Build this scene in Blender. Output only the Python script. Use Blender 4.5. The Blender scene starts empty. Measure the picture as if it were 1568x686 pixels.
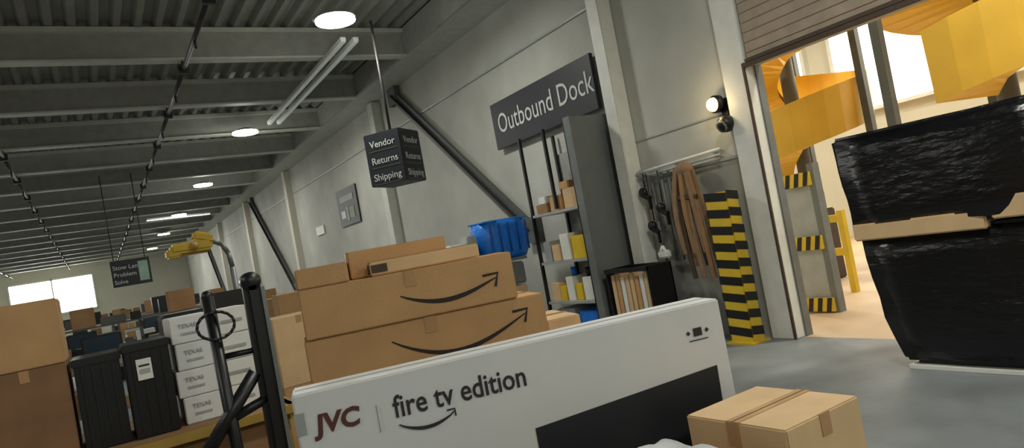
import bpy, bmesh, math, random
from mathutils import Vector, Matrix, Euler, noise
random.seed(4)
sc=bpy.context.scene
sc.view_settings.view_transform='Standard'
sc.view_settings.look='None'

def lin(c):
    c=c/255.0
    return c/12.92 if c<=0.04045 else ((c+0.055)/1.055)**2.4
MC={}
def mat(name,rgb,rough=0.6,metal=0.0,var=0.12,scale=6.0,bump=0.0,bscale=30.0,emit=0.0,stretch=None):
    if name in MC: return MC[name]
    m=bpy.data.materials.new(name); m.use_nodes=True
    nt=m.node_tree; b=nt.nodes['Principled BSDF']
    col=tuple(lin(x) for x in rgb)
    b.inputs['Roughness'].default_value=rough; b.inputs['Metallic'].default_value=metal
    tc=nt.nodes.new('ShaderNodeTexCoord'); mp=nt.nodes.new('ShaderNodeMapping')
    nt.links.new(tc.outputs['Object'],mp.inputs[0])
    if stretch: mp.inputs['Scale'].default_value=stretch
    n=nt.nodes.new('ShaderNodeTexNoise'); n.inputs['Scale'].default_value=scale; n.inputs['Detail'].default_value=5
    nt.links.new(mp.outputs[0],n.inputs['Vector'])
    r=nt.nodes.new('ShaderNodeValToRGB')
    r.color_ramp.elements[0].position=0.3; r.color_ramp.elements[1].position=0.7
    r.color_ramp.elements[0].color=tuple(x*(1-var) for x in col)+(1,)
    r.color_ramp.elements[1].color=tuple(min(1,x*(1+var)) for x in col)+(1,)
    nt.links.new(n.outputs['Fac'],r.inputs[0]); nt.links.new(r.outputs[0],b.inputs['Base Color'])
    if emit>0:
        nt.links.new(r.outputs[0],b.inputs['Emission Color']); b.inputs['Emission Strength'].default_value=emit
    if bump>0:
        n2=nt.nodes.new('ShaderNodeTexNoise'); n2.inputs['Scale'].default_value=bscale; n2.inputs['Detail'].default_value=4
        nt.links.new(mp.outputs[0],n2.inputs['Vector'])
        bp=nt.nodes.new('ShaderNodeBump'); bp.inputs['Strength'].default_value=bump; bp.inputs['Distance'].default_value=0.03
        nt.links.new(n2.outputs['Fac'],bp.inputs['Height']); nt.links.new(bp.outputs[0],b.inputs['Normal'])
    MC[name]=m; return m

WALL=mat('wall_paint',(184,185,176),0.7,var=0.13,scale=1.1,bump=0.1)
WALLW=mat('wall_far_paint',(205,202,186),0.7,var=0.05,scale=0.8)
FLOOR=mat('concrete_floor',(126,131,132),0.5,var=0.22,scale=1.9,bump=0.08,bscale=14)
FLOORW=mat('concrete_floor_warm_lit',(200,172,138),0.5,var=0.14,scale=1.3)  # tan cast of the hall's warm light put into the concrete colour
DECK=mat('roof_deck_metal',(140,142,132),0.6,0.0,var=0.12,scale=2)
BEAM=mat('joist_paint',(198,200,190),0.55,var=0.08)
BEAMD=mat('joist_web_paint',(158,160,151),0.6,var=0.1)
STEELD=mat('dark_steel',(84,86,82),0.6,var=0.1)
PIPE=mat('sprinkler_pipe',(58,56,54),0.5,0.4)
WHITE=mat('white_paint',(224,225,217),0.5,var=0.06)
TVW=mat('white_carton_print',(218,219,217),0.45,var=0.04,scale=3)
BLACK=mat('black_plastic',(18,19,21),0.4)
SIGNB=mat('sign_black',(26,30,36),0.5)
SIGNW=mat('sign_white_letter',(205,208,206),0.6,var=0.02)
INK=mat('print_ink',(44,40,42),0.6)
INKR=mat('print_ink_red',(92,50,40),0.6)
CARD=mat('cardboard',(190,150,102),0.75,var=0.08,scale=5,bump=0.06,bscale=80)
CARD2=mat('cardboard_light',(210,178,134),0.75,var=0.08,scale=5)
CARD3=mat('cardboard_dark',(152,116,78),0.8,var=0.1,scale=5)
TAPE=mat('packing_tape',(178,140,96),0.3,var=0.08)
SMILE=mat('carton_ink',(38,28,24),0.7)
YEL=mat('safety_yellow',(220,186,46),0.45,var=0.08)
YELD=mat('cart_ochre',(170,138,62),0.6,var=0.12)
ORA=mat('chute_yellow',(226,184,66),0.5,var=0.1,scale=1.5)
GREY=mat('grey_steel',(116,120,118),0.5,0.2)
PANEL=mat('locker_grey',(112,117,114),0.55,var=0.05)
LG=mat('light_grey_steel',(166,171,168),0.45,0.2)
BLUE=mat('blue_plastic',(24,116,212),0.45,var=0.15,bump=0.3,bscale=20)
WOOD=mat('pallet_wood',(190,160,118),0.8,var=0.2,scale=5,stretch=(1,8,8))
DKW=mat('dark_brown_trim',(76,62,50),0.8)
BROWN=mat('brown_strap',(140,112,82),0.8,var=0.2,scale=9)
WRAP=mat('black_stretch_wrap',(6,7,10),0.25,var=0.3,scale=3,bump=0.45,bscale=5,stretch=(1,1,3))
SLAT=mat('roller_door_slat',(160,146,128),0.6,var=0.12)
LAMP=mat('lamp_lens',(255,252,240),0.5,var=0.0,emit=16)
LAMPW=mat('warm_lamp_lens',(255,205,120),0.5,var=0.0,emit=6)
TUBE=mat('tube_lens',(245,250,245),0.5,var=0.0,emit=2.0)
TUBED=mat('tube_housing_glow',(210,218,214),0.5,var=0.0,emit=0.12)
SKYW=mat('daylight_glass',(250,250,240),0.3,var=0.02,emit=6)
GLASS=mat('screen_dark',(40,58,70),0.2)
WHITEBAG=mat('poly_mailer',(190,194,193),0.4,var=0.15,bump=0.6,bscale=8)

class B:
    def __init__(s): s.bm=bmesh.new(); s.m=[]
    def mi(s,m):
        if m not in s.m: s.m.append(m)
        return s.m.index(m)
    def add(s,verts,faces,m,M=None,smooth=False):
        i=s.mi(m)
        vs=[s.bm.verts.new((M@Vector(v)) if M else Vector(v)) for v in verts]
        for f in faces:
            try:
                fc=s.bm.faces.new([vs[k] for k in f]); fc.material_index=i; fc.smooth=smooth
            except ValueError: pass
    def box(s,c,size,m,rot=(0,0,0),bev=0.0,M=None):
        t=bmesh.new(); bmesh.ops.create_cube(t,size=1)
        bmesh.ops.scale(t,vec=size,verts=t.verts)
        if bev>0: bmesh.ops.bevel(t,geom=t.edges[:],offset=bev,segments=2,affect='EDGES')
        T=Matrix.Translation(c)@Euler(rot).to_matrix().to_4x4()
        if M: T=M@T
        s.merge(t,m,T)
    def lim(s,x0,x1,y0,y1,z0,z1,m,bev=0.0,M=None):
        s.box(((x0+x1)/2,(y0+y1)/2,(z0+z1)/2),(abs(x1-x0),abs(y1-y0),abs(z1-z0)),m,bev=bev,M=M)
    def merge(s,t,m,T,smooth=False):
        t.verts.index_update()
        s.add([v.co.copy() for v in t.verts],[[v.index for v in f.verts] for f in t.faces],m,T,smooth); t.free()
    def cyl(s,p,q,r,m,seg=12,r2=None,M=None):
        p=Vector(p);q=Vector(q);d=q-p
        t=bmesh.new(); bmesh.ops.create_cone(t,cap_ends=True,segments=seg,radius1=r,radius2=r if r2 is None else r2,depth=d.length)
        T=Matrix.Translation((p+q)/2)@d.to_track_quat('Z','Y').to_matrix().to_4x4()
        if M: T=M@T
        s.merge(t,m,T,True)
    def tube(s,pts,r,m,M=None,seg=8):
        for a,b in zip(pts[:-1],pts[1:]): s.cyl(a,b,r,m,seg,M=M)
        for a in pts[1:-1]: s.sph(a,r,m,M=M)
    def sph(s,c,r,m,M=None,sc3=(1,1,1)):
        t=bmesh.new(); bmesh.ops.create_uvsphere(t,u_segments=14,v_segments=8,radius=r)
        T=Matrix.Translation(c)@Matrix.Diagonal((*sc3,1))
        if M: T=M@T
        s.merge(t,m,T,True)
    def text(s,txt,size,m,T,ext=0.002,align='LEFT',shear=0,sx=1,bold=0.0):
        cu=bpy.data.curves.new('t','FONT'); cu.body=txt; cu.size=size; cu.extrude=ext; cu.align_x=align; cu.shear=shear; cu.resolution_u=3; cu.offset=bold
        o=bpy.data.objects.new('t',cu); sc.collection.objects.link(o)
        bpy.context.view_layer.update()
        me=bpy.data.meshes.new_from_object(o.evaluated_get(bpy.context.evaluated_depsgraph_get()))
        s.add([Vector((v.co.x*sx,v.co.y,v.co.z)) for v in me.vertices],[list(p.vertices) for p in me.polygons],m,T)
        bpy.data.objects.remove(o); bpy.data.curves.remove(cu); bpy.data.meshes.remove(me)
    def ribbon(s,pts,w,m,T,th=0.002):
        n=len(pts); V=[];Fs=[]
        for i in range(n):
            a=Vector(pts[max(0,i-1)]);b=Vector(pts[min(n-1,i+1)]);d=(b-a).normalized();nn=Vector((-d.y,d.x))
            ww=w[i] if isinstance(w,list) else w
            p=Vector(pts[i]); V+= [(*(p+nn*ww/2),th),(*(p-nn*ww/2),th)]
        for i in range(n-1): Fs.append((2*i,2*i+1,2*i+3,2*i+2))
        s.add(V,Fs,m,T)
    def done(s,name,loc=(0,0,0),rz=0,rot=None,parent=None):
        me=bpy.data.meshes.new(name); s.bm.to_mesh(me); s.bm.free()
        for m in s.m: me.materials.append(m)
        o=bpy.data.objects.new(name,me); sc.collection.objects.link(o)
        o.location=loc; o.rotation_euler=rot if rot else (0,0,rz)
        if parent: o.parent=parent
        return o
def face_ny(x,y,z,):
    return Matrix.Translation((x,y,z))@Matrix(((1,0,0,0),(0,0,-1,0),(0,1,0,0),(0,0,0,1)))
def face_nx(x,y,z):
    return Matrix.Translation((x,y,z))@Matrix(((0,0,-1,0),(-1,0,0,0),(0,1,0,0),(0,0,0,1)))

XR=6.0; YF=55; YB=-6; XL=-13
# ---------------- ROOM ----------------
b=B(); b.lim(XL,6.0,YB,YF,-0.1,0,FLOOR); b.done('floor')
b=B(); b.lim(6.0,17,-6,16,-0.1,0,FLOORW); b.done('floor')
b=B()
b.lim(6,6.1,4.6,YF,0,5.6,WALL)
b.lim(6,6.1,0.9,4.6,2.81,5.6,WALL)
b.lim(6,6.1,YB,0.9,0,5.6,WALL)
b.done('wall_right')
b=B(); b.lim(XL,6,YF,YF+0.2,0,5.6,WALLW); b.done('wall_far')
b=B(); b.lim(XL-0.2,XL,YB,YF,0,5.6,WALL); b.done('wall_left')
b=B(); b.lim(XL,6,YB-0.2,YB,0,5.6,WALL); b.done('wall_back')
b=B(); V=[];Fs=[];x=XL
prof=[(0,0),(0.07,0),(0.12,0.09),(0.22,0.09)]
xs=[]
while x<6.1:
    for dx,dz in prof: xs.append((x+dx,5.5+dz))
    x+=0.27
for (xx,zz) in xs: V+=[(xx,YB,zz),(xx,YF,zz)]
for k in range(len(xs)-1): Fs.append((2*k,2*k+1,2*k+3,2*k+2))
b.add(V,Fs,DECK); b.lim(XL,6.2,YB,YF,5.62,5.7,DECK); b.done('ceiling')
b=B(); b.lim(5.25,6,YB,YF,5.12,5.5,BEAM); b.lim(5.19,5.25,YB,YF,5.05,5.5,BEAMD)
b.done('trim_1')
y=0.2
while y<YF-1:
    b=B()
    b.lim(XL,5.19,y-0.10,y+0.10,5.0,5.03,BEAM)
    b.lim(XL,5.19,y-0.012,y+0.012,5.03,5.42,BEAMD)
    b.lim(XL,5.19,y-0.1,y+0.1,5.42,5.49,BEAM)
    b.done('ceiling_beam')
    y+=2.7
for X in (1.6,-1.1,-4.2,-8):
    b=B(); y=0.2
    while y<YF-3:
        b.cyl((X,y,4.88),(X,y+2.7,4.88),0.035,PIPE,8)
        b.cyl((X,y,4.88),(X,y,4.998),0.02,PIPE,6)
        b.box((X,y,4.88),(0.14,0.06,0.14),PIPE)
        b.cyl((X,y+1.35,4.88),(X,y+1.35,4.74),0.02,PIPE,6)
        y+=2.7
    b.done('sprinkler_pipe')
LC=(1.0,0.99,0.92)
def highbay(x,y,z=4.86,e=80,p=20):
    b=B(); b.cyl((0,0,0),(0,0,0.04),0.27,LAMP,24); b.cyl((0,0,0.04),(0,0,0.1),0.30,LG,24,0.16); b.cyl((0,0,0.1),(0,0,0.137),0.02,PIPE,6)
    o=b.done('ceiling_light',(x,y,z))
    l=bpy.data.lights.new('lamp','AREA'); l.shape='DISK'; l.size=0.6; l.energy=e; l.color=LC
    lo=bpy.data.objects.new('lamp',l); sc.collection.objects.link(lo); lo.parent=o; lo.location=(0,0,-0.03)
    l2=bpy.data.lights.new('ceiling_fill','POINT'); l2.shadow_soft_size=0.2; l2.energy=p; l2.color=LC  # point light added below the lens to lift the dim ceiling
    lo=bpy.data.objects.new('ceiling_fill',l2); sc.collection.objects.link(lo); lo.parent=o; lo.location=(0,0,-0.22)
for y in (2.0,8.95,15.7,22.8,30.2,37.6,46.0):
    highbay(3.3,y)
    highbay(-5.5,y,e=100,p=32)
highbay(0.5,-3.6,e=90,p=28); highbay(4.2,-3.0,e=80,p=24)  # unseen fixtures added behind the camera to light the carton fronts
def tube(x0,y0,x1,y1,z=4.9,mt=TUBE,w=0.06):
    b=B(); d=Vector((x1-x0,y1-y0,0)); L=d.length
    b.lim(-L/2,L/2,-w,w,0.02,0.08,WHITE); b.lim(-L/2,L/2,-w*.7,-w*.2,0,0.02,mt); b.lim(-L/2,L/2,w*.2,w*.7,0,0.02,mt)
    b.done('tube_light',((x0+x1)/2,(y0+y1)/2,z),math.atan2(d.y,d.x))
tube(2.2,31,4.6,31.4,w=0.09)
tube(3.72,9.9,3.72,15.2,mt=TUBED,w=0.04); tube(3.92,9.9,3.92,15.2,mt=TUBED,w=0.04)

b=B(); b.lim(5.78,6.0,6.5,6.72,0,5.05,WHITE,0.01); b.lim(5.74,5.8,6.46,6.76,0,0.02,GREY); b.done('wall_column')
for yy in (14.6,23.2,30.5,38):
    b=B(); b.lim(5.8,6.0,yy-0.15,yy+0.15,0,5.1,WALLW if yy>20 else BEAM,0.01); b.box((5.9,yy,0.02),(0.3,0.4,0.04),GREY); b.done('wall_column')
for (y1,z1,y2,z2) in ((13.43,4.95,9.1,1.6),(29.4,4.95,24.4,1.2),(44,4.95,39.5,1.2)):
    b=B(); p=Vector((5.92,y1,z1));q=Vector((5.92,y2,z2)); d=q-p
    a=math.atan2(d.z,d.y)
    b.box((p+q)/2,(0.06,d.length,0.24),STEELD,rot=(a,0,0)); b.box((p+q)/2+Vector((-0.05,0,0)),(0.12,d.length,0.03),PIPE,rot=(a,0,0))
    b.box(p,(0.12,0.4,0.4),STEELD); b.box(q,(0.12,0.4,0.4),STEELD)
    b.done('wall_brace')
b=B()
b.lim(5.985,6.0,4.9,6.5,2.42,2.44,LG)
b.lim(5.97,6.0,6.75,YF,4.3,4.33,LG)
b.done('trim_2')
b=B(); b.lim(5.985,6.0,4.9,6.5,0,1.93,mat('wainscot_grey',(146,146,138),0.7,var=0.15,scale=2)); b.lim(5.975,6.0,4.9,6.5,1.93,1.96,LG); b.done('trim_3')

b=B(); b.lim(5.88,6.1,4.60,4.9,0,5.05,WHITE,0.008)
b.lim(5.865,5.885,4.60,4.625,0,2.84,DKW); b.lim(6.02,6.12,4.585,4.60,0,2.84,GREY)
b.lim(5.86,5.9,0.9,4.6,2.79,2.83,DKW)
b.lim(5.88,6.1,0.62,0.9,0,5.05,WHITE)
b.done('door_frame')
b=B()
b.lim(5.90,5.96,0.92,4.57,2.84,3.62,SLAT)
for i in range(7): b.lim(5.893,5.90,0.92,4.57,2.93+i*0.1,2.936+i*0.1,CARD3)
b.lim(5.86,5.9,0.92,4.57,2.835,2.87,DKW); b.lim(5.85,5.9,0.92,4.57,3.56,3.62,DKW)
b.cyl((5.82,0.92,3.85),(5.82,4.57,3.85),0.17,SLAT,20); b.lim(5.76,5.98,4.52,4.57,3.6,4.1,GREY)
b.done('door_1')
b=B(); H=1.6
b.lim(5.62,5.80,4.92,5.22,0,H,YEL,0.015)
for i in range(9):
    z=0.1+i*0.178
    for T,w in ((face_nx(5.617,5.22,z),0.30),(face_ny(5.62,4.917,z),0.18)):
        s=-0.03
        b.add([(0,0,0),(w,s,0),(w,s+0.09,0),(0,0.09,0)],[(0,1,2,3)],BLACK,T)
b.box((5.71,5.07,0.01),(0.26,0.36,0.02),YEL)
b.done('column_guard')
b=B(); b.cyl((5.99,5.03,2.5),(5.9,5.03,2.5),0.06,BLACK); b.sph((5.84,5.05,2.53),0.075,LAMPW); b.cyl((5.9,5.03,2.53),(5.84,5.04,2.53),0.095,BLACK,16)
b.sph((5.86,4.95,2.30),0.095,BLACK); b.box((5.95,4.98,2.4),(0.08,0.1,0.35),BLACK,bev=0.01); b.cyl((5.86,4.95,2.3),(5.79,4.96,2.27),0.07,GREY)
o=b.done('wall_lamp')
l=bpy.data.lights.new('bulb','POINT'); l.energy=5; l.color=(1,.75,.4); l.shadow_soft_size=0.05
lo=bpy.data.objects.new('bulb',l); sc.collection.objects.link(lo); lo.parent=o; lo.location=(5.72,5.06,2.53)

b=B(); b.lim(5.87,5.93,6.93,9.6,2.98,3.72,SIGNB,0.005)
b.text('Outbound Dock',0.44,SIGNW,face_nx(5.865,9.44,3.22),0.002,sx=0.845)
for yy in (7.3,9.2): b.lim(5.93,6.0,yy,yy+0.1,3.2,3.5,GREY)
b.done('wall_dock_sign')
b=B(); w=0.58;h=0.74
b.box((0,0,0),(w,w,h),SIGNB,bev=0.01)
for k in range(4):
    R=Matrix.Rotation(k*math.pi/2,4,'Z')
    for j,t in enumerate(('Vendor','Returns','Shipping')):
        b.text(t,0.135,SIGNW,R@face_ny(0,-w/2-0.004,0.17-j*0.235),0.002,'CENTER',sx=1.0)
        b.box((0,-w/2-0.003,0.115-j*0.235),(w*0.8,0.003,0.006),GREY,M=R)
b.cyl((0,0,h/2),(0,0,2.03),0.02,PIPE); b.box((0,0,h/2+0.02),(0.2,0.2,0.04),PIPE)
b.done('hanging_cube_sign',(3.93,9.25,2.96),math.radians(-52.4))
b=B(); b.lim(5.95,5.98,16.9,18.5,2.68,3.65,SIGNB)
b.box((5.945,17.7,3.38),(0.01,1.1,0.16),GREY); b.box((5.945,17.4,2.98),(0.01,0.4,0.3),mat('poster_green',(120,140,110))); b.box((5.945,18.1,2.98),(0.01,0.35,0.2),LG); b.box((5.945,17.75,2.98),(0.01,0.18,0.36),GREY)
b.done('wall_poster')
b=B(); b.lim(5.96,5.99,20.2,21.0,2.7,2.95,WHITE); b.done('wall_notice')
b=B(); b.lim(-0.44,0.44,-0.03,0.03,-0.33,0.33,SIGNB)
b.text('Stow Lane',0.15,SIGNW,face_ny(-0.4,-0.035,0.1)); b.text('Problem',0.15,SIGNW,face_ny(-0.4,-0.035,-0.08)); b.text('Solve',0.14,SIGNW,face_ny(-0.4,-0.035,-0.26))
b.box((0.28,-0.035,0.0),(0.22,0.01,0.5),mat('sign_green',(150,180,160)))
b.cyl((-0.35,0,0.33),(-0.35,0,2.52),0.012,PIPE,6); b.cyl((0.35,0,0.33),(0.35,0,2.52),0.012,PIPE,6)
b.done('hanging_lane_sign',(0.88,20,2.46))
for k,(x0,x1) in enumerate(((-4.6,0.1),(-10,-6))):
    b=B(); b.lim(x0,x1,54.93,54.97,2.2,4.4,SKYW)
    for t in (0,2,4):
        xx=x0+(x1-x0)*t/4; b.lim(xx-0.04,xx+0.04,54.88,54.99,2.1,4.5,WHITE)
    for z in (2.15,4.45): b.lim(x0,x1,54.88,54.99,z-0.05,z+0.05,WHITE)
    b.done('window_%d'%(k+1))
l=bpy.data.lights.new('window_glow','AREA'); l.shape='RECTANGLE'; l.size=4; l.size_y=2; l.energy=350; l.color=(1,.98,.9)
lo=bpy.data.objects.new('window_daylight',l); sc.collection.objects.link(lo); lo.location=(-2.2,54.6,3.3); lo.rotation_euler=(math.radians(-90),0,0)

# ---------------- SHELVING ----------------
b=B()
b.lim(5.32,5.97,6.90,6.96,0,2.9,PANEL,0.004); b.lim(5.95,5.985,6.85,6.9,0,2.95,BLACK)
b.lim(5.30,5.34,6.86,6.99,0,2.9,GREY)
for yy in (7.02,8.12):
    for xx in (5.34,5.92): b.lim(xx-0.02,xx+0.02,yy-0.02,yy+0.02,0,2.88,BLACK)
b.lim(5.32,5.36,7.5,7.54,1.8,2.88,BLACK)
b.lim(5.95,5.97,7.0,8.15,0,2.6,mat('shelf_back',(160,162,155)))
for z in (0.12,0.56,1.11,1.78): b.lim(5.32,5.95,7.0,8.15,z-0.035,z,LG)
SH=b.done('storage_shelf')
b=B()
def it(y,z,w,d,h,m,x=5.38,r=0): b.box((x+d/2,y,z+h/2),(d,w,h),m,rot=(0,0,r),bev=0.006)
it(7.25,1.78,0.28,0.3,0.26,CARD2,r=0.2); it(7.58,1.78,0.3,0.3,0.2,CARD,r=-.1); it(7.93,1.78,0.26,0.3,0.13,CARD3); it(7.35,2.04,0.2,0.2,0.1,CARD)
it(7.9,1.91,0.16,0.2,0.1,WHITE)
it(7.25,1.11,0.3,0.3,0.3,YEL); it(7.55,1.11,0.2,0.3,0.35,WHITE); it(7.78,1.11,0.18,0.25,0.22,CARD2); it(7.98,1.11,0.16,0.25,0.28,LG)
it(7.2,0.56,0.22,0.25,0.3,WHITE); it(7.42,0.56,0.13,0.2,0.22,YEL); it(7.6,0.56,0.16,0.2,0.32,WHITE); it(7.95,0.56,0.2,0.3,0.25,CARD2); it(7.78,0.56,0.13,0.2,0.2,YEL)
it(7.3,0.12,0.4,0.4,0.3,BLUE); it(7.8,0.12,0.4,0.4,0.33,LG)
for yy,zz,m in ((7.15,1.41,WHITE),(7.62,0.88,BLUE),(7.3,0.86,BLACK)):
    b.cyl((5.5,yy,zz),(5.5,yy,zz+0.12),0.04,m)
b.done('shelf_supplies',parent=SH)
b=B()
for z,m in ((0.22,LG),(0.55,CARD2),(0.88,GREY)):
    b.lim(4.45,5.2,8.35,8.9,z,z+0.31,m,0.02)
b.lim(4.35,5.25,8.3,8.95,0.14,0.2,GREY)
for xx in (4.45,5.2):
    for yy in (8.4,8.85): b.cyl((xx-0.02,yy,0.07),(xx+0.02,yy,0.07),0.07,BLACK)
b.lim(4.40,4.55,8.4,8.8,1.26,1.66,LG,0.02); b.lim(4.12,4.38,8.4,8.8,1.26,1.58,WHITE,0.02)
b.lim(4.1,5.27,8.36,8.85,1.21,1.255,GREY)
CT=b.done('supply_cart')
b=B()
V=[];Fs=[];N=26
for j in range(7):
    t=j/6
    for i in range(N):
        a=2*math.pi*i/N; rx=0.42*(0.82+0.2*math.sin(t*3.0)+0.03*t); ry=0.24*(0.85+0.2*math.sin(t*3.0))
        c=math.copysign(abs(math.cos(a))**0.6,math.cos(a)); s_=math.copysign(abs(math.sin(a))**0.6,math.sin(a))
        wob=1+0.03*math.sin(i*2.4+j)
        V.append((rx*c*wob,ry*s_*wob,0.56*t))
for j in range(6):
    for i in range(N): Fs.append((j*N+i,j*N+(i+1)%N,(j+1)*N+(i+1)%N,(j+1)*N+i))
V.append((0,0,0.55)); 
for i in range(N): Fs.append((6*N+i,6*N+(i+1)%N,len(V)-1))
Fs.append(tuple(range(N-1,-1,-1)))
b.add(V,Fs,BLUE,smooth=True)
for xx in (-0.3,-0.15,0,0.15,0.3): b.box((xx,-0.265,0.3),(0.015,0.02,0.42),mat('blue_dark',(14,70,140)))
b.box((0,0,0.555),(0.76,0.42,0.025),mat('blue_rim',(60,150,220)),bev=0.01)
b.done('blue_tote_bag',(5.02,8.6,1.257),0.06,parent=CT)

# ---------------- wall rack ----------------
b=B()
b.cyl((5.88,5.12,2.06),(5.88,6.46,2.03),0.018,WHITE); b.cyl((5.88,5.12,2.0),(5.88,6.46,1.97),0.014,LG)
for yy in (5.2,5.8,6.4): b.box((5.94,yy,2.02),(0.12,0.03,0.08),LG)
for yy in (6.3,6.12,6.0): b.cyl((5.95,yy,0.9),(5.95,yy,2.0),0.016,GREY,8)
RK=b.done('wall_rack')
b=B()
for yy,z0 in ((6.33,1.72),(6.28,1.3),(6.08,1.5)):
    b.tube([(5.85,yy,2.0),(5.85,yy,z0+0.12)],0.008,BLACK)
    b.box((5.85,yy,z0),(0.05,0.14,0.06),BLACK,rot=(0.5,0,0),bev=0.01); b.box((5.85,yy-0.04,z0-0.08),(0.04,0.04,0.16),BLACK,bev=0.008); b.cyl((5.83,yy+.05,z0+.06),(5.87,yy+.05,z0+.06),0.06,BLACK)
b.tube([(5.85,6.22,1.1),(5.85,6.3,1.0),(5.85,6.15,0.98),(5.85,6.22,1.1)],0.02,WHITE); b.box((5.86,6.22,1.0),(0.06,0.2,0.1),WHITE,bev=0.02); b.cyl((5.86,6.22,1.1),(5.86,6.22,1.4),0.01,GREY)
b.done('hanging_tape_gun',parent=RK)
b=B()
# flat webbing straps hanging side by side
for k in range(9):
    f_=(k-4)/4; L_=1.15+0.17*math.sin(k*2.1); V=[];Fs=[]
    for t in range(13):
        u=t/12; yc=5.62+f_*(0.08+0.12*math.sin(min(1,u*1.5)*math.pi/2))-0.03*u; xc=5.80+0.03*math.cos(k*2.0)-0.03*math.sin(u*math.pi)
        zc=1.98-u*L_
        V+=[(xc,yc-0.026,zc),(xc-0.008,yc+0.026,zc),(xc+0.012,yc+0.026,zc),(xc+0.02,yc-0.026,zc)]
    for t in range(12):
        p=4*t
        for q in range(4): Fs.append((p+q,p+(q+1)%4,p+4+(q+1)%4,p+4+q))
    b.add(V,Fs,(BROWN,CARD3,BROWN,DKW)[k%4],smooth=False)
b.sph((5.82,5.62,1.93),0.11,BROWN,sc3=(0.6,1.2,0.8)); b.box((5.77,5.6,1.62),(0.03,0.32,0.06),DKW,rot=(0.1,0,0),bev=0.01)
b.done('strap_bundle',parent=RK)
b=B()
x0,x1=5.34,5.72
b.lim(x0,x1,6.0,6.02,0,0.93,BLACK); b.lim(x0,x1,6.74,6.76,0,0.93,BLACK); b.lim(x1-0.02,x1,6.0,6.76,0,0.93,BLACK) ; b.lim(x0,x1,6.0,6.76,0,0.03,BLACK)
b.lim(x0,x0+0.02,6.0,6.76,0,0.3,BLACK); b.lim(x0-0.02,x0+0.02,6.0,6.76,0.88,0.93,BLACK)
for i in range(8): b.lim(x0+0.03,x1-0.05,6.05+i*0.085,6.05+i*0.085+0.06,0.03,0.88-0.03*(i%3),(CARD2,WHITE,CARD,CARD2)[i%4])
b.done('cardboard_recycling_bin')

# ---------------- TV BOX PALLET ----------------
ang=math.atan2(-0.264,0.9645)
O=Vector((0.485,2.32,0))
def loc(s,n,z=0): return Vector((O.x+s*0.9645+n*0.264,O.y-s*0.264+n*0.9645,z))
def pallet(name,p,rz,L=1.2,W=1.0,m=WOOD):
    b=B()
    for i in range(7):
        x=(i+0.5)*L/7; b.box((x,W/2,0.135),(L/7*0.78,W,0.02),m)
    for yy in (0.05,W/2,W-0.05):
        b.box((L/2,yy,0.115),(L,0.09,0.02),m)
        for x in (0.07,L/2,L-0.07): b.box((x,yy,0.06),(0.12,0.09,0.09),m)
        b.box((L/2,yy,0.009),(L,0.09,0.018),m)
    return b.done(name,p,rz)
pallet('wooden_pallet',loc(0.05,-0.02),ang,1.55,1.25)
b=B(); Lt=1.59; Dt=0.17; Ht=0.99
b.lim(0,Lt,0,Dt,0,Ht,TVW,0.006)
b.lim(0.01,Lt-0.01,0.08,0.09,Ht-0.001,Ht+0.002,LG)
b.lim(-0.002,0.03,-0.003,Dt+0.003,0.86,0.93,LG)
F=lambda s,z: face_ny(s,-0.003,z-0.146)
b.text('JVC',0.084,INKR,F(0.06,1.0),0.001,bold=0.003,shear=0.12,sx=1.05)
b.box((0.258,-0.003,0.855),(0.002,0.003,0.09),LG)
b.text('fire tv edition',0.105,INK,F(0.31,0.99),0.001,sx=0.82,bold=0.001)
pts=[(t/12*0.19,-0.03*math.sin(math.pi*t/12)**0.8 if 0<t<12 else 0) for t in range(13)]
b.ribbon(pts,[0.004+0.008*math.sin(math.pi*t/12) for t in range(13)],INK,F(0.32,0.965))
b.ribbon([(0.165,0.008),(0.192,0.008),(0.192,-0.016)],0.006,INK,F(0.32,0.965))
b.add([(0.78,0.09,0),(1.51,0.09,0),(1.53,0.745,0),(0.78,0.69,0)],[(0,1,2,3)],SIGNB,F(0,0.146))
b.box((1.475,-0.003,0.885),(0.035,0.003,0.03),INK); b.box((1.435,-0.003,0.885),(0.012,0.003,0.012),INK,rot=(0,0.78,0)); b.box((1.515,-0.003,0.885),(0.012,0.003,0.012),INK,rot=(0,0.78,0)); b.box((1.475,-0.003,0.855),(0.08,0.003,0.003),INK)
b.done('television_carton',loc(0,0,0.146),ang)

def carton(name,p,rz,w,d,h,m=CARD,smile=None,tilt=0,dark_end=False):
    b=B(); b.lim(0,w,0,d,0,h,m,0.005)
    b.box((w/2,d/2,h+0.001),(w,0.05,0.003),TAPE)
    if h>0.15: b.box((w/2,-0.001,h-0.035),(0.05,0.003,0.07),TAPE)
    b.box((w/2,d/2-0.001,h+0.002),(w,0.003,0.003),DKW)
    for x_ in (-0.001,w+0.001): b.box((x_,d/2,h-min(0.04,h/2)),(0.003,0.05,min(0.08,h)),TAPE)
    if dark_end: b.box((-0.001,d/2,h/2),(0.004,d*0.8,h*0.7),DKW); b.box((0.04,-0.001,h/2),(0.07,0.004,h*0.6),DKW)  # dark patches paint the shaded opening at the package end
    if smile:
        x0,x1,z0,dp=smile
        W=x1-x0; N=16
        pts=[(t/N*W,-dp*math.sin(math.pi*(t/N)**0.9)) for t in range(N+1)]
        T=face_ny(x0,-0.003,z0)
        b.ribbon(pts,[0.004+0.017*math.sin(math.pi*min(1,t/N*0.95+0.03)) for t in range(N+1)],SMILE,T,0.0)
        e=pts[-1]; s_=0.05
        b.ribbon([(e[0]-s_*1.2,e[1]+s_*0.35),(e[0]+0.012,e[1]+s_*0.4),(e[0]-0.008,e[1]-s_*0.8)],0.012,SMILE,T,0.001)
    return b.done(name,p,0,rot=(0,tilt,rz))
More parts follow.
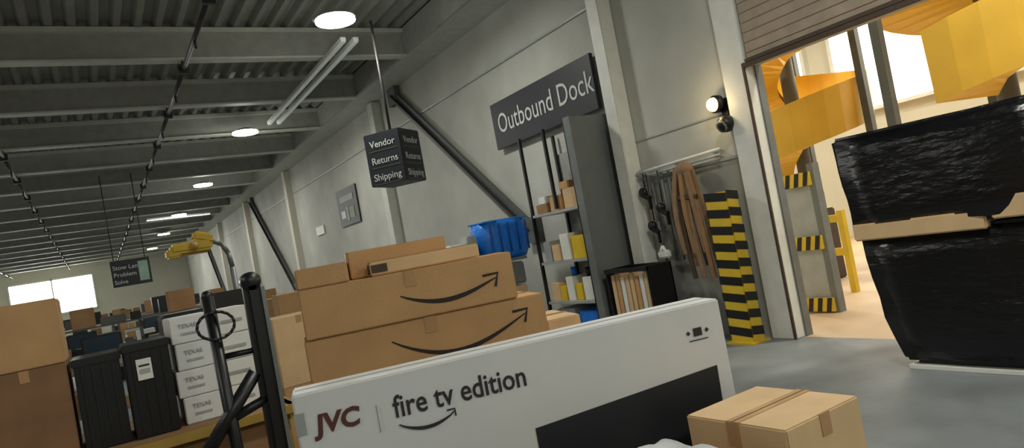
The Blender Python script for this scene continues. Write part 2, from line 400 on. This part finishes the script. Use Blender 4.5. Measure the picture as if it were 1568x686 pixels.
for i,z in enumerate((0.146,0.59)):
    carton('shipping_carton',loc(0.05,0.72,z),ang,0.62,0.5,0.442,CARD3)
    carton('shipping_carton',loc(0.69,0.72,z),ang,0.62,0.5,0.442,CARD)
carton('shipping_carton',loc(0.045,0.72,1.034),ang,1.08,0.46,0.20,CARD,smile=(0.36,0.98,0.125,0.10))
carton('shipping_carton',loc(0.055,0.71,1.237),ang,0.95,0.42,0.215,CARD,smile=(0.42,0.86,0.11,0.055))
carton('shipping_carton',loc(0.055,0.712,1.454),ang,0.22,0.38,0.085,CARD)
carton('shipping_carton',loc(0.29,0.88,1.455),ang+0.03,0.46,0.24,0.125,CARD)
carton('shipping_carton',loc(0.37,0.74,1.455),ang+0.02,0.50,0.12,0.06,CARD2,dark_end=True)
carton('shipping_carton',loc(1.14,0.78,1.034),ang,0.17,0.4,0.06,CARD2)
carton('shipping_carton',(1.66,1.40,0.42),0.02,0.38,0.40,0.38,CARD2)
carton('shipping_carton',(1.62,1.36,0.0),0.0,0.46,0.42,0.415,CARD)
carton('shipping_carton',(1.03,1.36,0.0),0.0,0.5,0.42,0.73,CARD)
b=B(); V=[];Fs=[];N=14
for j in range(N):
    for i in range(N):
        u=i/(N-1);v=j/(N-1); e=min(u,1-u,v,1-v)
        z=0.07*min(1,(e*5))**0.6*(0.7+0.7*noise.noise(Vector((u*4,v*4,1))))+0.004
        V.append((u*0.52,v*0.38,z))
for j in range(N-1):
    for i in range(N-1): Fs.append((j*N+i,j*N+i+1,(j+1)*N+i+1,(j+1)*N+i))
b.add(V,Fs,WHITEBAG,smooth=True); b.lim(0.01,0.51,0.01,0.37,0,0.004,WHITEBAG); b.done('poly_mailer',(1.02,1.40,0.735),0)

# ---------------- PALLET TRUCK ----------------
b=B()
b.box((0.02,0,0.78),(0.07,0.07,1.5),BLACK,bev=0.02); b.cyl((0.02,-0.035,1.53),(0.02,0.035,1.53),0.038,BLACK,20)
b.box((0.06,0,0.9),(0.016,0.05,1.2),GREY)
b.cyl((-0.12,0,0.2),(-0.15,0,1.5),0.024,BLACK,12); b.sph((-0.15,0,1.5),0.024,BLACK)
b.cyl((-0.02,0,1.16),(-0.26,0,0.88),0.028,BLACK); b.box((-0.26,0,0.86),(0.1,0.08,0.08),BLACK,bev=0.01)
pts=[(-0.14+0.07*math.cos(a*math.pi/8),-0.03,1.38+0.055*math.sin(a*math.pi/8)) for a in range(17)]
b.tube(pts,0.006,BLACK)
b.cyl((-0.13,0,1.25),(0.02,0,1.25),0.012,BLACK); b.cyl((-0.14,0,1.0),(0.02,0,1.05),0.02,BLACK)
b.box((-0.05,0,0.2),(0.35,0.2,0.2),YEL,bev=0.02)
for yy in (-0.17,0.17): b.box((-0.6,yy*1.2,0.1),(1.0,0.15,0.06),YEL,bev=0.01); b.cyl((-1.05,yy*1.2-0.04,0.05),(-1.05,yy*1.2+0.04,0.05),0.05,BLACK)
b.box((-0.1,0,0.12),(0.1,0.56,0.08),YEL)
b.cyl((0.0,-0.08,0.1),(0.0,0.08,0.1),0.1,BLACK,20)
b.done('pallet_truck',(0.53,3.02,0),0,)

# ---------------- LEFT CART AND STACKS ----------------
b=B(); b.lim(-1.4,1.02,4.82,5.9,0.64,0.70,CARD3)
b.lim(-1.4,1.02,4.78,4.83,0.64,0.70,YELD,0.005); b.lim(-1.4,1.02,5.88,5.93,0.60,0.70,YELD); b.lim(0.98,1.04,4.8,5.9,0.60,0.70,YELD)
for xx in (-1.3,0.95):
    for yy in (4.88,5.82): b.lim(xx-0.03,xx+0.03,yy-0.03,yy+0.03,0.14,0.64,YELD); b.cyl((xx-0.02,yy,0.07),(xx+0.02,yy,0.07),0.07,BLACK)
b.lim(-1.3,0.95,4.88,5.8,0.2,0.24,GREY); b.lim(-1.2,0.9,4.86,5.7,0.245,0.62,CARD3,0.01)
b.done('flatbed_cart')
carton('shipping_carton',(-1.0,5.0,1.27),0,0.80,0.6,0.39,CARD)
CS=mat('cardboard_dark_brown',(132,98,68),0.8)  # darker brown board of the two lower cartons
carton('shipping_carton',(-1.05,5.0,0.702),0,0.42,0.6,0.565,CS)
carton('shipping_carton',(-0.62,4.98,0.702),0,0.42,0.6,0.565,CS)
def crate(p,w,d,h,label=True):
    b=B(); b.lim(0,w,0,d,0,h-0.03,BLACK,0.008); b.lim(-0.01,w+0.01,-0.01,d+0.01,h-0.05,h,BLACK,0.006)
    for i in range(4): b.lim(w*(0.15+i*0.22),w*(0.15+i*0.22)+0.012,-0.012,0,0.04,h-0.06,BLACK)
    if label: b.box((w*0.4,-0.016,h*0.72),(0.085,0.004,0.13),WHITE); b.box((w*0.4,-0.019,h*0.76),(0.06,0.002,0.012),INK); b.box((w*0.4,-0.019,h*0.7),(0.06,0.002,0.03),LG)
    b.done('plastic_crate',p)
crate((-0.17,5.02,0.702),0.245,0.5,0.565,False); crate((0.10,4.98,0.702),0.25,0.5,0.59)
b=B()
for i in range(4):
    z=i*0.175; dx=(0.01,-0.008,0.012,0)[i]
    b.lim(dx,0.26+dx,0,0.5,z,z+0.172,TVW,0.006); b.lim(0.27+dx,0.5+dx,0.02,0.5,z,z+0.172,WHITE,0.006)
    b.text('TEXAS',0.038,LG,face_ny(0.05+dx,-0.004,z+0.10)); b.box((0.11+dx,-0.003,z+0.06),(0.1,0.003,0.015),LG); b.box((0.38,0.015,z+0.085),(0.14,0.003,0.02),LG)
b.done('white_carton_stack',(0.38,5.05,0.702))
carton('shipping_carton',(1.25,6.2,0.0),0.1,0.5,0.5,0.6,CARD); carton('shipping_carton',(1.25,6.2,0.602),0.12,0.46,0.45,0.6,CARD2)
carton('shipping_carton',(1.95,9.2,0.0),-0.1,0.6,0.6,0.75,CARD); carton('shipping_carton',(1.97,9.2,0.752),-0.08,0.55,0.55,0.6,CARD)

# ---------------- distance: packing stations ----------------
def station(x,y,seed,w=2.0):
    random.seed(seed)
    b=B(); b.lim(0,w,0,0.8,0.84,0.88,GREY)
    for xx in (0.05,w-0.05):
        for yy in (0.05,0.75): b.lim(xx-0.03,xx+0.03,yy-0.03,yy+0.03,0,0.84,LG)
    b.lim(0.05,0.1,0.7,0.74,0.88,1.4,STEELD); b.lim(w-0.1,w-0.05,0.7,0.74,0.88,1.4,STEELD); b.lim(0,w,0.55,0.8,1.36,1.38,STEELD); b.lim(0.05,w-.05,0.1,.7,0.3,0.33,GREY)
    b.box((w*0.3,0.3,1.12),(0.45,0.04,0.3),BLACK,bev=0.01); b.box((w*0.3,0.277,1.12),(0.40,0.004,0.25),GLASS); b.box((w*0.3,0.32,0.94),(0.06,0.04,0.14),BLACK)
    x_=0.1
    while x_<w-0.3:
        ww=random.uniform(0.12,0.35); hh=random.uniform(0.1,0.3)
        if random.random()<0.7: b.box((x_+ww/2,0.68,1.38+hh/2),(ww,0.2,hh),random.choice([CARD3,STEELD,BLACK,BLACK,CARD3]),bev=0.005)
        if random.random()<0.6: b.box((x_+ww/2,0.35,0.33+hh/2),(ww,0.4,hh),random.choice([CARD,BLACK,LG,CARD3]),bev=0.005)
        if random.random()<0.8: b.box((x_+ww/2,0.6,0.88+hh/2),(ww,0.2,hh),random.choice([STEELD,CARD3,BLACK,CARD3,BLACK]),bev=0.005)
        if x_>w*0.45: b.box((x_+ww/2,0.25,0.88+hh/2),(ww,0.3,hh),random.choice([CARD,CARD3,WHITE,STEELD,BLACK]),bev=0.005)
        x_+=ww+0.05
    b.done('packing_station',(x,y,0),0)
station(-0.6,10,1); station(-1.0,14,2,2.4); station(0.2,18,3,3); station(-2.5,20,4,3); station(1.0,24,5,3); station(-4,12,8,2.2); station(0.5,12.2,11,1.6); station(-1.8,29,12,4)
b=B()
for i,(x,z,w,h) in enumerate(((0,0,1.0,0.9),(0.1,0.9,0.4,0.5),(0.52,0.9,0.42,0.62))): b.lim(x,x+w,0,0.6,z,z+h,BLACK,0.02)
b.done('black_tote_stack',(0.4,7.3,0.0))
for (x,y,h,r) in ((-2.2,8.5,1.3,0.2),(3.2,20,1.4,0),(2.6,16,1.2,0.1),(-4.5,17,1.6,0),(3.8,27,1.5,0),(-3.5,33,1.7,0)):
    b=B()
    for i in range(2):
        for j in range(2):
            b.lim(i*0.55,i*0.55+0.53,0,0.8,j*h/2,(j+1)*h/2-0.01,random.choice([CARD,CARD3,CARD3]),0.008)
    b.done('carton_stack',(x,y,0),r)
b=B()
b.cyl((0,0,0),(0,0,1.8),0.035,GREY); b.tube([(0,0,1.8),(-0.02,0,1.98),(-0.08,0,2.1),(-0.2,0,2.16)],0.03,GREY)
b.box((-0.42,0,2.11),(0.46,0.25,0.12),YEL,bev=0.03); b.box((-0.28,0,2.21),(0.22,0.22,0.12),YEL,bev=0.03,rot=(0,0.3,0)); b.box((-0.62,0,2.06),(0.16,0.2,0.1),YEL,bev=0.02)
b.cyl((-0.4,-0.13,2.11),(-0.4,-0.16,2.11),0.05,YELD); b.box((0,0,0.02),(0.4,0.4,0.04),YEL); b.box((-0.45,0,2.04),(0.4,0.1,0.03),YELD)
b.done('tool_balancer_arm',(1.47,9.0,0))

# ---------------- BLACK WRAPPED PALLET ----------------
def wrapped(b,x0,x1,y0,y1,z0,z1,m,amp=0.035,seed=0,taper=0.0):
    t=bmesh.new(); bmesh.ops.create_cube(t,size=1); bmesh.ops.scale(t,vec=(x1-x0,y1-y0,z1-z0),verts=t.verts)
    bmesh.ops.bevel(t,geom=t.edges[:],offset=0.03,segments=3,affect='EDGES')
    bmesh.ops.subdivide_edges(t,edges=t.edges[:],cuts=5,use_grid_fill=True)
    c=Vector(((x0+x1)/2,(y0+y1)/2,(z0+z1)/2)); hz=z1-z0
    for v in t.verts:
        p=v.co*2.2+Vector((seed,0,0)); d=noise.noise(p)*amp+noise.noise(p*3)*amp*0.4
        n=Vector((v.co.x/(x1-x0),v.co.y/(y1-y0),v.co.z/(z1-z0)*0.6)); k=1-taper*(0.5-v.co.z/hz); v.co.y*=k; v.co+=n*2*d
    b.merge(t,m,Matrix.Translation(c),True)
b=B()
wrapped(b,5.10,6.15,1.76,3.26,0.06,1.04,WRAP,seed=1,taper=0.24)
wrapped(b,5.08,6.17,1.78,3.32,1.07,1.82,WRAP,seed=5,taper=0.03)
b.lim(5.07,6.17,2.32,3.27,1.0,1.13,CARD2,0.01); b.lim(5.06,6.17,1.82,2.28,1.06,1.22,CARD2,0.01)
b.lim(5.1,6.15,1.9,3.05,0.0,0.035,WHITE,0.004)
b.lim(5.16,6.1,1.95,3.0,0.035,0.12,BLACK)
b.done('wrapped_pallet_load')

# ---------------- BEYOND DOOR ----------------
b=B(); b.lim(16.8,17,-6,16,0,7,WALLW); b.done('wall_hall_end')
b=B(); b.lim(6.25,17,15.8,16,0,7,WALLW); b.done('wall_hall_side')
b=B(); b.lim(6.25,17,-6.2,-6,0,7,WALLW); b.done('wall_hall_back')
b=B(); b.lim(6.0,17,-6,16,7,7.1,DECK)
for x in range(7,17,2): b.lim(x,x+0.2,-6,16,6.75,7,DKW)
b.lim(6.0,6.1,-6,16,5.6,7,WALL)
b.done('ceiling_hall')
for k,(y0,y1,z0,z1) in enumerate(((2.8,10.4,3.1,6.2),(11.2,14.0,3.0,5.2),(-2,2.4,3,6.2))):
    b=B(); b.lim(16.7,16.78,y0,y1,z0,z1,SKYW)
    for t in range(4): yy=y0+(y1-y0)*t/3; b.lim(16.6,16.8,yy-0.05,yy+0.05,z0,z1,WHITE)
    b.lim(16.6,16.8,y0,y1,z0-0.08,z0,WHITE); b.lim(16.6,16.8,y0,y1,z1,z1+0.08,WHITE)
    b.done('window_%d'%(k+3))
def spiral(x,y,z0,turns,r,name='spiral_chute',ph=0,gh=0.7,pitch=1.6):
    b=B(); b.cyl((0,0,0),(0,0,6.4),0.13,STEELD,16)
    N=int(turns*28)
    V=[];Fb=[]
    for i in range(N+1):
        a=ph+i/28*2*math.pi; z=z0+i/28*pitch; c=math.cos(a);s_=math.sin(a)
        V+=[(0.2*c,0.2*s_,z),(r*c,r*s_,z),(r*1.04*c,r*1.04*s_,z+gh),(r*1.08*c,r*1.08*s_,z+gh),(r*1.05*c,r*1.05*s_,z-0.1),(0.2*c,0.2*s_,z-0.1)]
    for i in range(N):
        p=6*i;q=p+6
        for k in range(5): Fb.append((p+k,q+k,q+k+1,p+k+1))
    b.add(V,Fb,ORA,smooth=False)
    for a in (0.5,2.6,4.7):
        cx=r*1.14*math.cos(a); cy=r*1.14*math.sin(a)
        b.lim(cx-0.06,cx+0.06,cy-0.06,cy+0.06,0,6.4,STEELD)
    b.done(name,(x,y,0))
spiral(11.2,7.9,1.5,2.2,1.2,ph=1.0)
spiral(10.4,4.2,2.3,1.85,1.35,ph=3.0,gh=0.8,pitch=1.75)
b=B(); b.lim(7.2,7.26,5.02,5.5,0,1.65,LG); 
for yy in (5.0,5.5): b.lim(7.17,7.29,yy-0.04,yy+0.04,0,1.75,GREY)
for z0 in (0.02,0.75,1.5):
    b.lim(7.14,7.17,5.0,5.35,z0,z0+0.16,YEL)
    for i in range(3): b.add([(i*0.12,0,0),(i*0.12+0.06,0,0),(i*0.12+0.1,0.16,0),(i*0.12+0.04,0.16,0)],[(0,1,2,3)],BLACK,face_nx(7.136,5.35,z0))
b.done('machine_guard_panel')
b=B()
for yy in (5.6,6.6): b.lim(8.46,8.54,yy-0.04,yy+0.04,0,1.1,YEL)
for z in (0.5,0.95): b.lim(8.47,8.53,5.6,6.6,z,z+0.1,YEL)
b.done('safety_barrier')
b=B()
b.lim(0,1.6,0,0.9,0.0,0.9,CARD3,0.02); b.lim(0.1,1.4,0.1,0.8,0.9,1.5,CARD,0.02); b.done('carton_stack',(12.6,10.4,0))
b=B(); b.lim(0,0.9,0,0.9,0,1.1,DKW,0.02); b.lim(0.05,0.8,0.05,0.8,1.1,1.4,BLACK,0.02); b.done('tote_stack',(9.0,6.6,0))
for (x,y) in ((8.0,2),(9.0,9.5),(13.5,6),(12,11)):
    l=bpy.data.lights.new('hall','AREA'); l.shape='DISK'; l.size=0.8; l.energy=240; l.color=(1,0.93,0.78)
    bb=B(); bb.cyl((0,0,0),(0,0,0.05),0.3,LAMP,24); bb.cyl((0,0,0.05),(0,0,0.2),0.34,LG,24,0.15)
    o=bb.done('ceiling_light',(x,y,6.5))
    lo=bpy.data.objects.new('hall_lamp',l); sc.collection.objects.link(lo); lo.parent=o; lo.location=(0,0,-0.05)

w=bpy.data.worlds.new('World'); sc.world=w; w.use_nodes=True
w.node_tree.nodes['Background'].inputs[0].default_value=(0.75,0.82,0.9,1); w.node_tree.nodes['Background'].inputs[1].default_value=0.4

F_=1060;R=math.atan(0.1848);P=math.radians(1.32);Yw=math.radians(31.5)
h=Vector((math.sin(Yw),math.cos(Yw),0)); r=Vector((math.cos(Yw),-math.sin(Yw),0)); z=Vector((0,0,1))
f=h*math.cos(P)+z*math.sin(P); u=-h*math.sin(P)+z*math.cos(P)
i_=r*math.cos(R)-u*math.sin(R); j_=r*math.sin(R)+u*math.cos(R)
M=Matrix((( i_.x,j_.x,-f.x,0),(i_.y,j_.y,-f.y,0),(i_.z,j_.z,-f.z,1.5),(0,0,0,1)))
c=bpy.data.cameras.new('camera'); co=bpy.data.objects.new('camera',c); sc.collection.objects.link(co)
co.matrix_world=M; c.sensor_width=36; c.lens=36*F_/1568; c.clip_start=0.05; c.clip_end=200
sc.camera=co
